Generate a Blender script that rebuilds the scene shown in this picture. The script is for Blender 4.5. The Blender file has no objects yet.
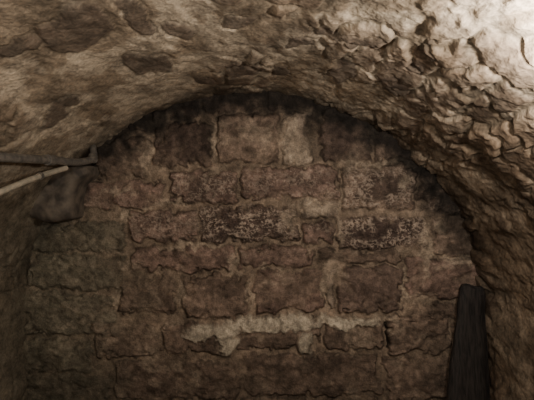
import bpy, math, random
import numpy as np
from mathutils import Vector

P = 0.00698          # metres per measuring unit on the end wall
D = 3.0              # distance of end wall
CAMZ = 1.5
A, H, SPR = 1.598, 1.466, 0.802   # vault half width, rise, springing height

# ---------------------------------------------------------------- noise
def hsh(ix, iy, seed):
    n = (ix.astype(np.int64)*374761393 + iy.astype(np.int64)*668265263 + seed*974634777) & 0xffffffff
    n = ((n ^ (n >> 13))*1274126177) & 0xffffffff
    n = ((n ^ (n >> 15))*2246822519) & 0xffffffff
    n = n ^ (n >> 16)
    return (n & 0xffffff)/float(0xffffff)
def vn(x, y, seed=0):
    ix = np.floor(x); iy = np.floor(y); fx = x-ix; fy = y-iy
    fx = fx*fx*(3-2*fx); fy = fy*fy*(3-2*fy)
    a = hsh(ix, iy, seed); b = hsh(ix+1, iy, seed); c = hsh(ix, iy+1, seed); d = hsh(ix+1, iy+1, seed)
    return (a*(1-fx)+b*fx)*(1-fy)+(c*(1-fx)+d*fx)*fy
def fbm(x, y, seed=0, o=4, g=0.5):
    s = 0; a = 1; t = 0
    for i in range(o):
        ca, sa = math.cos(.6*i), math.sin(.6*i)
        s = s+a*vn((x*ca-y*sa)*2**i+i*17.3, (x*sa+y*ca)*2**i-i*9.1, seed+i); t += a; a *= g
    return s/t
def voro(x, y, seed=0, jit=0.85):
    ix = np.floor(x); iy = np.floor(y)
    f1 = np.full(x.shape, 9.0); f2 = np.full(x.shape, 9.0); idv = np.zeros(x.shape)
    for dx in (-1, 0, 1):
        for dy in (-1, 0, 1):
            cx = ix+dx; cy = iy+dy
            px = cx+0.5+(hsh(cx, cy, seed)-.5)*jit; py = cy+0.5+(hsh(cx, cy, seed+7)-.5)*jit
            d = np.sqrt((px-x)**2+(py-y)**2)
            m = d < f1
            f2 = np.where(m, f1, np.minimum(f2, d)); idv = np.where(m, hsh(cx, cy, seed+13), idv); f1 = np.where(m, d, f1)
    return f1, f2, idv
def ss(a, b, x):
    t = np.clip((x-a)/(b-a), 0, 1); return t*t*(3-2*t)
def mix(a, b, t):
    return a*(1-t[..., None])+b*t[..., None]
def C(r, g, b):   # sRGB 0-255 -> linear
    return np.array([(c/255.0)**2.2 for c in (r, g, b)])

# ---------------------------------------------------------------- materials
def stone_mat(name, fine=120.0, bump=0.5, rough=0.88, lo=.6, hi=1.35):
    m = bpy.data.materials.new(name); m.use_nodes = True
    nt = m.node_tree; N = nt.nodes; L = nt.links
    b = N["Principled BSDF"]
    b.inputs["Roughness"].default_value = rough
    b.inputs["Specular IOR Level"].default_value = 0.3
    at = N.new("ShaderNodeAttribute"); at.attribute_name = "Col"
    tc = N.new("ShaderNodeTexCoord")
    n1 = N.new("ShaderNodeTexNoise"); n1.inputs["Scale"].default_value = fine; n1.inputs["Detail"].default_value = 5
    n2 = N.new("ShaderNodeTexNoise"); n2.inputs["Scale"].default_value = fine*.22; n2.inputs["Detail"].default_value = 6
    L.new(tc.outputs["Object"], n1.inputs["Vector"]); L.new(tc.outputs["Object"], n2.inputs["Vector"])
    ad = N.new("ShaderNodeMath"); ad.operation = 'ADD'
    L.new(n1.outputs["Fac"], ad.inputs[0]); L.new(n2.outputs["Fac"], ad.inputs[1])
    mr = N.new("ShaderNodeMapRange"); mr.inputs[1].default_value = 0.7; mr.inputs[2].default_value = 1.3
    mr.inputs[3].default_value = lo; mr.inputs[4].default_value = hi
    L.new(ad.outputs[0], mr.inputs[0])
    vm = N.new("ShaderNodeVectorMath"); vm.operation = 'SCALE'
    L.new(at.outputs["Color"], vm.inputs[0]); L.new(mr.outputs[0], vm.inputs["Scale"])
    L.new(vm.outputs[0], b.inputs["Base Color"])
    bp = N.new("ShaderNodeBump"); bp.inputs["Strength"].default_value = bump; bp.inputs["Distance"].default_value = 0.006
    L.new(ad.outputs[0], bp.inputs["Height"]); L.new(bp.outputs[0], b.inputs["Normal"])
    return m
def simple_mat(name, c1, c2, scale=20, rough=.7, metal=0.0, stretch=(1, 1, 1), bump=.4):
    m = bpy.data.materials.new(name); m.use_nodes = True
    nt = m.node_tree; N = nt.nodes; L = nt.links
    b = N["Principled BSDF"]; b.inputs["Roughness"].default_value = rough; b.inputs["Metallic"].default_value = metal
    tc = N.new("ShaderNodeTexCoord"); mp = N.new("ShaderNodeMapping"); mp.inputs["Scale"].default_value = stretch
    n = N.new("ShaderNodeTexNoise"); n.inputs["Scale"].default_value = scale; n.inputs["Detail"].default_value = 8
    cr = N.new("ShaderNodeValToRGB")
    cr.color_ramp.elements[0].position = .35; cr.color_ramp.elements[1].position = .65
    cr.color_ramp.elements[0].color = (*c1, 1); cr.color_ramp.elements[1].color = (*c2, 1)
    L.new(tc.outputs["Object"], mp.inputs[0]); L.new(mp.outputs[0], n.inputs["Vector"])
    L.new(n.outputs["Fac"], cr.inputs[0]); L.new(cr.outputs[0], b.inputs["Base Color"])
    bp = N.new("ShaderNodeBump"); bp.inputs["Strength"].default_value = bump; bp.inputs["Distance"].default_value = .006
    L.new(n.outputs["Fac"], bp.inputs["Height"]); L.new(bp.outputs[0], b.inputs["Normal"])
    return m

MW = stone_mat("old_sandstone_blocks", 110, .9, .88, .55, 1.45)
MV = stone_mat("rubble_vault_stone", 70, .9, .9, .5, 1.45)
MF = stone_mat("packed_earth", 60, .6)
M_PIPE = simple_mat("rusty_iron_pipe", tuple(C(96, 94, 90)), tuple(C(134, 128, 120)), 40, .4, .2)
M_PALE = simple_mat("pale_plastic_conduit", tuple(C(150, 144, 130)), tuple(C(184, 174, 156)), 25, .5)
M_WOOD = simple_mat("dark_wet_wood", tuple(C(20, 18, 17)), tuple(C(52, 47, 44)), 14, .8, 0, (6, 6, .6))
M_CORB = simple_mat("damp_dark_stone", tuple(C(72, 67, 62)), tuple(C(116, 107, 96)), 14, .85, 0, (1, 1, 1), .9)

# ---------------------------------------------------------------- grid mesh
def grid_mesh(name, X, Y, Z, col, mat, keep=None, flip=False):
    r, c = X.shape
    co = np.stack([X, Y, Z], -1).reshape(-1, 3)
    idx = np.arange(r*c).reshape(r, c)
    q = np.stack([idx[:-1, :-1], idx[:-1, 1:], idx[1:, 1:], idx[1:, :-1]], -1).reshape(-1, 4)
    if flip: q = q[:, ::-1]
    if keep is not None:
        k = keep.reshape(-1); q = q[k[q].all(1)]
        used = np.zeros(r*c, bool); used[q.reshape(-1)] = True
        mp = np.cumsum(used)-1
        co = co[used]; col = col.reshape(-1, 3)[used]; q = mp[q]
    me = bpy.data.meshes.new(name)
    me.vertices.add(len(co)); me.vertices.foreach_set("co", co.astype(np.float32).ravel())
    me.loops.add(len(q)*4); me.loops.foreach_set("vertex_index", q.astype(np.int32).ravel())
    me.polygons.add(len(q)); me.polygons.foreach_set("loop_start", np.arange(0, len(q)*4, 4, dtype=np.int32))
    me.polygons.foreach_set("use_smooth", np.ones(len(q), bool))
    me.update(calc_edges=True)
    a = me.color_attributes.new("Col", 'FLOAT_COLOR', 'POINT')
    cc = np.ones((len(co), 4), np.float32); cc[:, :3] = col.reshape(-1, 3)
    a.data.foreach_set("color", cc.ravel())
    me.materials.append(mat)
    o = bpy.data.objects.new(name, me); bpy.context.collection.objects.link(o)
    return o

# ================================================================ END WALL
u = np.arange(8, 500, 0.72); v = np.arange(78, 418, 0.72)
U, V = np.meshgrid(u, v)
wu = U+(fbm(U/18, V/18, 3)-.5)*15+(fbm(U/5, V/5, 5, 3)-.5)*6
wv = V+(fbm(U/18, V/18, 23)-.5)*11+(fbm(U/5, V/5, 25, 3)-.5)*6
red = C(134, 113, 102); brown = C(128, 111, 98); dark = C(106, 91, 82); pale = C(152, 137, 122); green = C(122, 113, 99)
S = [ # u0,v0,u1,v1,colour,pit, proud
 (60,100,104,136,dark,0,0),(108,96,150,132,dark,0,0),(96,137,151,178,brown,0,1),(155,124,212,166,dark,0,1.2),(152,92,200,120,dark,0,.2),(204,88,262,112,brown,0,.3),
 (218,114,281,161,brown,0,1),(285,112,312,163,pale,0,.7),(266,86,316,109,dark,0,.2),(320,106,371,160,dark,0,.8),(375,112,425,160,brown,0,.3),
 (76,181,168,207,red,.3,1),(172,171,238,204,red,.9,1),(242,165,340,199,red,.5,1.2),(343,165,416,211,brown,.9,1),(420,165,462,214,brown,.3,.6),
 (36,181,72,220,brown,0,0.3),(28,222,125,250,green,0,.6),(129,211,200,240,red,.5,1),(203,206,299,241,dark,1,1.3),(303,200,341,218,pale,.3,.9),(302,222,333,244,red,.3,1),
 (336,217,425,248,dark,1,1.2),(429,218,474,254,brown,.1,.7),
 (28,254,126,290,green,0,.5),(131,245,234,271,red,.2,1),(239,246,310,268,red,.2,.9),(315,249,402,263,brown,0,.6),(406,257,478,300,red,.1,.9),
 (20,294,118,335,green,0,.5),(122,276,175,312,brown,0,1),(182,274,249,317,brown,0,1.3),(255,271,323,311,red,0,1.4),(327,267,336,310,pale,0,.5),(340,266,403,311,dark,0,1.3),
 (408,304,480,318,brown,0,.7),(20,339,90,372,green,0,.4),(94,322,156,356,brown,0,.6),(160,321,232,352,brown,0,.6),(236,316,318,349,brown,0,.6),(322,316,381,349,brown,0,.8),(386,314,446,352,brown,0,1.4),(450,322,484,362,brown,0,.7),
 (20,376,110,415,green,0,.4),(114,360,240,400,brown,0,.4),(245,354,378,394,brown,0,.5),(383,356,470,400,brown,0,.7),
 (118,402,240,430,brown,0,.6),(245,396,375,430,brown,0,.6),(380,404,480,430,brown,0,.6)]
mort = C(138, 122, 106)
col = np.ones(U.shape+(3,))*mort*(.5+.8*fbm(U/11, V/11, 47)[..., None])
hgt = (fbm(U/9, V/9, 41)-.5)*.010
pit = np.zeros(U.shape); smask = np.zeros(U.shape)
random.seed(4)
big = fbm(U/34, V/24, 900, 5)
fill = ss(.50, .64, fbm(U/26, V/20, 950, 4))     # joints flushed over with mortar here
for k, (a, b, c, d, cl, pt, pr) in enumerate(S):
    rc = 5
    qx = np.abs(wu-(a+c)/2)-((c-a)/2-rc+.2); qy = np.abs(wv-(b+d)/2)-((d-b)/2-rc+.2)
    sd = rc-(np.sqrt(np.maximum(qx, 0)**2+np.maximum(qy, 0)**2)+np.minimum(np.maximum(qx, qy), 0))  # inside >0
    sd = sd-4*ss(.55, .75, fbm(U/7, V/7, 970+k, 3))*(sd < 8)      # chipped edges
    m = ss(-.8, 1.6, sd); tone = random.uniform(.86, 1.12)
    tint = fbm(U/14, V/10, 60+k, 4)
    cc = mix(np.ones(U.shape+(3,))*cl*tone, np.ones(U.shape+(3,))*cl*tone*.58, ss(.42, .66, tint))
    col = mix(col, cc, m*(1-.4*fill))
    edge_ = ss(-1.4, .2, sd)*(1-ss(.2, 2.2, sd))
    col = mix(col, col*.4, edge_*(1-fill)*.8)       # shadow line painted into the joint
    bul = ss(-1.2, 3.2, sd)
    tilt = (random.uniform(-1, 1)*(wu-(a+c)/2)/(c-a)+random.uniform(-.3, 1)*(wv-(b+d)/2)/(d-b))*.010
    hgt = hgt+bul*(.012+.018*pr)*(1-.5*fill)+m*tilt+m*(fbm(U/9, V/7, 90+k, 4)-.5)*.026
    pit = np.maximum(pit, m*pt*ss(-2, 5, sd)); smask = np.maximum(smask, m)
# salt-crusted, scaling stone faces
def blob(cx, cy, rx, ry, w=6, e=.75):
    du = (wu+(fbm(U/5, V/5, 333)-.5)*w-cx)/rx; dv = (wv+(fbm(U/5, V/5, 334)-.5)*w-cy)/ry
    return 1-ss(e, 1.1, np.sqrt(du*du+dv*dv))
sm_d = np.zeros(U.shape)
for b, s in [((245,222,66,20),1), ((382,232,56,19),1), ((385,190,42,22),.8), ((208,188,42,15),.6), ((165,224,40,14),.6), ((290,183,56,17),.5), ((320,228,26,14),.5),((120,195,46,14),.35),
             ((180,140,40,26),.5),((345,130,34,30),.5),((375,290,34,22),.4),((215,295,32,18),.35),((245,105,90,16),.5),((110,160,30,24),.2),((430,200,20,30),.5),((275,290,30,16),.25),((140,295,24,14),.25)]:
    sm_d = np.maximum(sm_d, blob(*b, w=26, e=.3)*s)
f1, f2, idv = voro(U/4.4+fbm(U/5, V/5, 7, 3)*2.4, V/3.0+fbm(U/5, V/5, 8, 3)*2.0, 5, 1.0)
ridge = ss(.45, .62, fbm(U/2.6, V/2.2, 15, 2)*.75+.35*(1-ss(0, .4, f2-f1)))
patch = ss(.34, .50, fbm(U/13, V/9, 77))
spk = np.clip(np.maximum(sm_d, pit*.8), 0, 1)*ss(155, 172, V)*(1-ss(250, 268, V))*(.3+.7*smask)
pz = np.clip(sm_d*(.5+.5*smask), 0, 1)
hgt += spk*(ridge-.5)*.012
col = mix(col, np.ones(col.shape)*C(76, 64, 59)*(.6+.8*fbm(U/6, V/6, 78)[..., None]), pz*.85)
col = mix(col, np.ones(col.shape)*C(178, 161, 145), np.clip(ridge*patch*spk*.85, 0, 1))
# mortar smeared over stones and joints
sm = ss(.60, .72, fbm(U/22, V/14, 301, 5))*.4
sm *= 1-ss(0, .3, pz)*.8
mp = np.zeros(U.shape)
for b in [(215,329,36,8),(262,322,42,8),(300,321,24,8),(345,320,36,6),(229,342,9,12),(307,342,9,14),(196,335,18,6),(275,326,40,6)]:
    mp = np.maximum(mp, blob(*b, w=8, e=.6))
lp = np.zeros(U.shape)
for b in [(233,262,4,14),(180,294,4,18),(127,218,7,8),(118,296,5,14),(266,268,9,5),(250,290,3,22),(404,182,8,9),(424,250,5,40),(340,222,4,30),(160,118,9,6),
          (292,132,10,18),(150,152,4,28),(214,140,3,24),(300,150,16,14),(455,258,20,6),(325,290,5,26),(120,190,20,4),(350,108,18,6),(160,206,30,3),(317,207,20,10),(405,285,3,20),(385,318,22,4),(190,244,40,3),(440,226,10,8),(290,218,8,14),(65,325,16,4),(375,162,40,3)]:
    lp = np.maximum(lp, blob(*b, w=10, e=.5)*.8)
sm = np.maximum(sm, lp)
col = mix(col, np.ones(col.shape)*C(178, 162, 142), sm*.7)
col = mix(col, np.ones(col.shape)*C(190, 179, 160)*(.7+.45*fbm(U/5, V/5, 19)[..., None]), mp*.88)
hgt = hgt+sm*.006; hgt = hgt*(1-mp)+mp*(.036+.010*fbm(U/7, V/7, 9))
# dark soot line beneath the vault, painted shade below, algae at left
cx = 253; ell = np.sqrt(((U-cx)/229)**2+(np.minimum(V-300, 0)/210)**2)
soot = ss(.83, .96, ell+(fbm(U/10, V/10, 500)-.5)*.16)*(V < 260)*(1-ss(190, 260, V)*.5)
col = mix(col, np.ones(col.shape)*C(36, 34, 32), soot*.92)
for (a, b, c, d) in [(315, 130, 9, 36), (208, 135, 6, 24), (145,104,40,9), (425,175,12,30)]:
    col = mix(col, col*.4, blob(a, b, c, d)*.8)
alg = (1-ss(60, 170, U+(fbm(U/25, V/25, 611)-.5)*90))*ss(190, 240, V)
col = mix(col, np.ones(col.shape)*C(118, 114, 98)*(.5+fbm(U/9, V/9, 44)[..., None]*.8), alg*.55)
low_shade = ss(300, 400, V+(fbm(U/20, V/20, 700)-.5)*60)  # dimming toward the wall's foot, put into its colour
col = mix(col, col*.62, low_shade)
col = col*(.55+.9*fbm(U/3.5, V/3.5, 801, 4))[..., None]*(.6+.8*big)[..., None]*.95
# crack
ck = (np.abs(wu-385-(V-330)*.08) < 1.6)*(V > 322)*(V < 348)
hgt -= ck*.03; col = mix(col, col*.25, ck*1.0)
Xw = (U-cx)*P; Zw = CAMZ-(V-200)*P
keep = (((Xw/(A+.06))**2+(np.maximum(Zw-SPR, 0)/(H+.06))**2) < 1) & (Zw > -.02)
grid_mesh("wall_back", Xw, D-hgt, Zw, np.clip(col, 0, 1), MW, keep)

# ================================================================ VAULT
th = np.linspace(0, math.pi, 2000)
ex = A*np.cos(th); ez = SPR+H*np.sin(th)
es = np.concatenate([[0], np.cumsum(np.hypot(np.diff(ex), np.diff(ez)))])
LA = es[-1]
def profile(s):    # s<0 : right wall down, 0..LA vault, >LA left wall
    t = np.interp(s, es, th)
    x = A*np.cos(t); z = SPR+H*np.sin(t)
    z = np.where(s < 0, SPR+s, np.where(s > LA, SPR-(s-LA), z))
    nx = -np.cos(t)/A; nz = -np.sin(t)/H
    n = np.hypot(nx, nz); return x, z, nx/n, nz/n
def surf(px, py):  # survey point -> (s,y) on the vault
    dx = (px-267)/430; dz = (200-py)/430
    for i in range(400):
        y = .5+i*.0066; x = .098+dx*y; z = CAMZ+dz*y
        if (x/A)**2+((z-SPR)/H)**2 >= 1: break
    t = math.atan2((z-SPR)/H, x/A)
    return float(np.interp(t, th, es)), y
def vault(name, s0, s1, y0, y1, ds, dy):
    s = np.linspace(s0, s1, max(2, int(round((s1-s0)/ds)))+1); y = np.linspace(y0, y1, int(round((y1-y0)/dy))+1)
    Sg, Yg = np.meshgrid(s, y)
    Yh = Yg*.6                             # stones are laid with their length down the tunnel
    ws = Sg+(fbm(Sg*5, Yh*5, 1, 3)-.5)*.14+(fbm(Sg*22, Yh*22, 2, 3)-.5)*.035
    wy = Yg+(fbm(Sg*5, Yh*5, 11, 3)-.5)*.24+(fbm(Sg*22, Yh*22, 12, 3)-.5)*.07
    f1, f2, idv = voro(ws/.17, wy/.22, 31, 1.0)
    g = f2-f1
    st = ss(.06, .24, g)
    rightness = 1-ss(1.2, 2.5, Sg)       # 1 on right haunch
    plaster = ss(.42, .58, fbm(Sg*2.4, Yg*1.6, 51, 5)+.03*(1-rightness)-.05*rightness)
    expo = st*(1-plaster*.85)
    h = .012+expo*(.008+.026*idv)*(.6+.4*rightness)+(fbm(Sg*5, Yh*5, 71, 3)-.5)*.034
    h += (fbm(Sg*18, Yh*18, 91, 5)-.5)*(.018+.018*rightness)
    rr = ss(.40, .60, fbm(Sg*12, Yh*14, 131, 3))
    h += rightness*rr*.010*(1-plaster*.5)
    base = np.ones(Sg.shape+(3,))*C(180, 166, 146)
    stc = mix(np.ones(base.shape)*C(110, 95, 82), np.ones(base.shape)*C(166, 149, 130), idv)
    c = mix(base, stc, expo*.9)
    c = mix(c, c*.35, (1-ss(.0, .15, g))*(1-plaster)*(.5+.35*rightness))
    c = c*(.4+1.15*fbm(Sg*8, Yh*8, 151, 5))[..., None]
    blot = ss(.48, .56, fbm(Sg*6, Yh*6, 161, 5))
    c = mix(c, c*np.array([.58, .54, .50]), blot*.85)
    # individually exposed dark stones
    for (px, py, rx, ry) in [(80,24,.13,.15),(142,14,.04,.16),(146,62,.12,.12),(240,66,.11,.15),(205,78,.08,.07),(283,70,.06,.12),(338,72,.05,.20),(390,82,.09,.10),
                             (235,12,.08,.06),(180,24,.06,.07),(412,62,.06,.06),(20,40,.09,.06),(60,110,.12,.07),(440,45,.05,.06),(330,30,.07,.06),(360,40,.06,.08),(300,40,.05,.07)]:
        a, b = surf(px, py)
        dd = (np.abs((ws+.03*(fbm(Sg*16,Yh*16,88)-.5)-a)/rx)**5+np.abs((wy-b)/ry)**5)**(1/5.0)
        m = 1-ss(.82, 1.0, dd)
        c = mix(c, np.ones(c.shape)*C(98, 86, 76)*(.4+1.0*fbm(Sg*18, Yh*18, 171, 4))[..., None], m*.8)
        rim = ss(.8, .97, dd)*(1-ss(1.0, 1.25, dd))
        h -= rim*.007
        c = mix(c, c*.6, rim*.5)
    # dampness near the end wall + on left wall
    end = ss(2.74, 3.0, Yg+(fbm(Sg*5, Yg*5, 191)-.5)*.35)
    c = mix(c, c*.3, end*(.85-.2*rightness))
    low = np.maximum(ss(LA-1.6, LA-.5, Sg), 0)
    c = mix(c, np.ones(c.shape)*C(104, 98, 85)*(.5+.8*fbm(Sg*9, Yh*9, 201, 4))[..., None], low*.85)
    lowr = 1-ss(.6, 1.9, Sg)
    c = mix(c, c*np.array([.40, .36, .33]), lowr*.88)  # shade of the right side put into the albedo
    h = np.maximum(h, -.02)
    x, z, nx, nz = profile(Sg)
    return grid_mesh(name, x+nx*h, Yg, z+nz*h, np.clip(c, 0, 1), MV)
c1 = vault("ceiling", 0, LA, .85, 3.03, .0065, .0058)
vault("wall_right", -SPR, 0, .85, 3.03, .012, .010)
vault("wall_left", LA, LA+SPR, .85, 3.03, .012, .010)
# unseen remainder of the tunnel behind/over the camera
o = vault("vault_rear", -SPR, LA+SPR, -2.0, .86, .04, .04); o.name = "ceiling_rear"
g = np.linspace(-1.7, 1.7, 60); gz = np.linspace(-.05, 2.35, 50); X, Z = np.meshgrid(g, gz)
k = (((X/(A+.08))**2+(np.maximum(Z-SPR, 0)/(H+.08))**2) < 1)
grid_mesh("wall_front", X, -2+.04*fbm(X*5, Z*5, 3), Z, np.ones(X.shape+(3,))*C(110, 98, 84), MV, k)
gx = np.linspace(-A-.05, A+.05, 200); gy = np.linspace(-2.05, 3.05, 300); X, Y = np.meshgrid(gx, gy)
grid_mesh("floor", X, Y, .03*(fbm(X*3, Y*3, 3, 5)-.5), np.ones(X.shape+(3,))*C(96, 84, 72)*(.6+.7*fbm(X*6, Y*6, 8))[..., None], MF)

# ================================================================ OBJECTS
def tube(name, pts, r, mat, seg=16, smooth=True):
    cu = bpy.data.curves.new(name, 'CURVE'); cu.dimensions = '3D'; cu.bevel_depth = r; cu.bevel_resolution = 5; cu.use_fill_caps = True
    sp = cu.splines.new('BEZIER'); sp.bezier_points.add(len(pts)-1)
    for b, p in zip(sp.bezier_points, pts):
        b.co = p; b.handle_left_type = b.handle_right_type = 'AUTO'
    sp.resolution_u = 10; cu.materials.append(mat)
    o = bpy.data.objects.new(name, cu); bpy.context.collection.objects.link(o)
    bpy.context.view_layer.update()
    me = bpy.data.meshes.new_from_object(o.evaluated_get(bpy.context.evaluated_depsgraph_get()))
    bpy.data.objects.remove(o)
    o = bpy.data.objects.new(name, me); bpy.context.collection.objects.link(o)
    for p in me.polygons: p.use_smooth = True
    return o
def collar(name, p, d, r, l, mat):
    d = Vector(d).normalized(); p = Vector(p)
    return tube(name, [p-d*l/2, p, p+d*l/2], r, mat)
def W(px, py, y): return ((px-267)/430*y+.098, y, CAMZ+(200-py)/430*y)
def group(name, parts):
    e = bpy.data.objects.new(name, None); bpy.context.collection.objects.link(e)
    for p in parts: p.parent = e
    return e
p1 = [W(93, 147, 2.92), W(93, 158, 2.85), W(86, 161, 2.78), W(50, 160, 2.43), W(0, 157, 2.01), W(-70, 152, 1.7)]
a = tube("pipe_run", p1, .023, M_PIPE)
b = collar("pipe_coupling", p1[3], Vector(p1[4])-Vector(p1[3]), .031, .06, M_PIPE)
c = collar("elbow_collar", p1[1], Vector(p1[1])-Vector(p1[0]), .030, .04, M_PIPE)
group("iron_pipe", [a, b, c])
p2 = [W(66, 168, 2.60), W(40, 176, 2.38), W(0, 192, 2.06), W(-60, 217, 1.70)]
a = tube("conduit_run", p2, .016, M_PALE)
b = collar("conduit_clip", p2[1], Vector(p2[2])-Vector(p2[1]), .021, .02, M_PIPE)
group("electrical_conduit", [a, b])
br = [W(511, 184, 2.36), W(524, 187, 2.30), W(545, 190, 2.24)]
tube("iron_spike", br, .012, M_WOOD)

def solid(name, outline, y_front, y_back, mat, wob=.006, lean=0.0, bevel=.012, sub=3, seed=1, fr=22):
    import bmesh
    bm = bmesh.new()
    n = len(outline)
    f = [bm.verts.new((x, y_front(x, z), z)) for x, z in outline]
    k = [bm.verts.new((x, y_back(x, z), z)) for x, z in outline]
    bm.faces.new(f); bm.faces.new(k[::-1])
    for i in range(n): bm.faces.new((f[i], k[i], k[(i+1) % n], f[(i+1) % n]))
    bmesh.ops.recalc_face_normals(bm, faces=bm.faces)
    bmesh.ops.bevel(bm, geom=bm.edges[:], offset=bevel, segments=3, affect='EDGES')
    bmesh.ops.triangulate(bm, faces=[q for q in bm.faces if len(q.verts) > 4])
    bmesh.ops.subdivide_edges(bm, edges=bm.edges[:], cuts=sub, use_grid_fill=True)
    me = bpy.data.meshes.new(name); bm.to_mesh(me); bm.free()
    co = np.array([v.co[:] for v in me.vertices])
    for ax in range(3):
        q = (ax+1) % 3; r = (ax+2) % 3
        co[:, ax] += (fbm(co[:, q]*fr+5, co[:, r]*fr+co[:, ax]*9, seed+ax*5, 4)-.5)*wob*2
    me.vertices.foreach_set("co", co.astype(np.float32).ravel())
    for p in me.polygons: p.use_smooth = True
    me.materials.append(mat)
    o = bpy.data.objects.new(name, me); bpy.context.collection.objects.link(o); return o
def wp(px, py, y=2.9):
    q = W(px, py, y); return (q[0], q[2])
# rounded dark stone sticking out of the corner below the pipe: domed grid built over its outline
ol = np.array([wp(*p) for p in [(93,166),(94,174),(84,184),(79,200),(77,219),(54,222),(36,218),(30,208),(39,196),(50,181),(62,171),(78,166)]])
cen = ol.mean(0)
NR, NA = 26, 96
ang = np.linspace(0, len(ol), NA, endpoint=False)
i0 = ang.astype(int) % len(ol); i1 = (i0+1) % len(ol); fr_ = (ang-ang.astype(int))[:, None]
edge = ol[i0]*(1-fr_)+ol[i1]*fr_
for _ in range(2): edge = .5*edge+.25*np.roll(edge, 1, 0)+.25*np.roll(edge, -1, 0)
vs = []; 
for r_ in range(NR+1):
    t = r_/NR
    rr_ = 1.0 if t < .25 else math.sqrt(max(0, 1-((t-.25)/.75)**2.6))
    yy = 3.0-.24*min(1, t/.25*.55 if t < .25 else .55+.45*math.sin((t-.25)/.75*math.pi/2))
    for e in edge:
        p = cen+(e-cen)*rr_
        n_ = (fbm(np.array(p[0]*14), np.array(p[1]*14+yy*5), 44, 4)-.5)
        vs.append((p[0]+n_*.015*rr_, yy+float(n_)*.03, p[1]+n_*.015*rr_))
fs = [(r_*NA+i, r_*NA+(i+1) % NA, (r_+1)*NA+(i+1) % NA, (r_+1)*NA+i) for r_ in range(NR) for i in range(NA)]
me = bpy.data.meshes.new("stone_corbel"); me.from_pydata([tuple(map(float, q)) for q in vs], [], fs); me.update()
for p in me.polygons: p.use_smooth = True
me.materials.append(M_CORB)
bpy.context.collection.objects.link(bpy.data.objects.new("stone_corbel", me))
# leaning weathered wooden board in the right corner
tz = wp(470, 286, 2.85)[1]
q = lambda px, py: wp(px, py, 2.86)
b1 = [q(461,293), q(464,286), q(470,285), q(478,288), q(484,287), q(486,296), q(485,312), q(486,340), (q(486,0)[0], .02), (q(434,0)[0], .02), q(444,400), q(449,365), q(455,335), q(459,310)]
lean = lambda off: (lambda x, z: 2.90-(tz-z)*.10+off)
solid("leaning_wooden_board", b1, lean(-.03), lean(.015), M_WOOD, .010, bevel=.006, seed=5, fr=12)

# ================================================================ LIGHTS
def pl(name, loc, e, col, r):
    l = bpy.data.lights.new(name, 'POINT'); l.energy = e; l.color = col; l.shadow_soft_size = r
    o = bpy.data.objects.new(name, l); o.location = loc; bpy.context.collection.objects.link(o)
pl("cellar_lamp", (.90, 1.10, 1.80), 50, (1, .91, .80), .04)
pl("fill_light_rear", (-.35, .0, 1.66), 55, (1, .90, .79), .05)  # added fill by the camera, brightens end wall and upper left ceiling
w = bpy.data.worlds.new("World"); bpy.context.scene.world = w; w.use_nodes = True
w.node_tree.nodes["Background"].inputs[0].default_value = (.02, .02, .02, 1)

cam = bpy.data.cameras.new("Camera"); cam.sensor_width = 36; cam.lens = 430/534*36
co = bpy.data.objects.new("Camera", cam); bpy.context.collection.objects.link(co)
co.location = (.098, 0, CAMZ); co.rotation_euler = (math.pi/2, 0, 0)
bpy.context.scene.camera = co
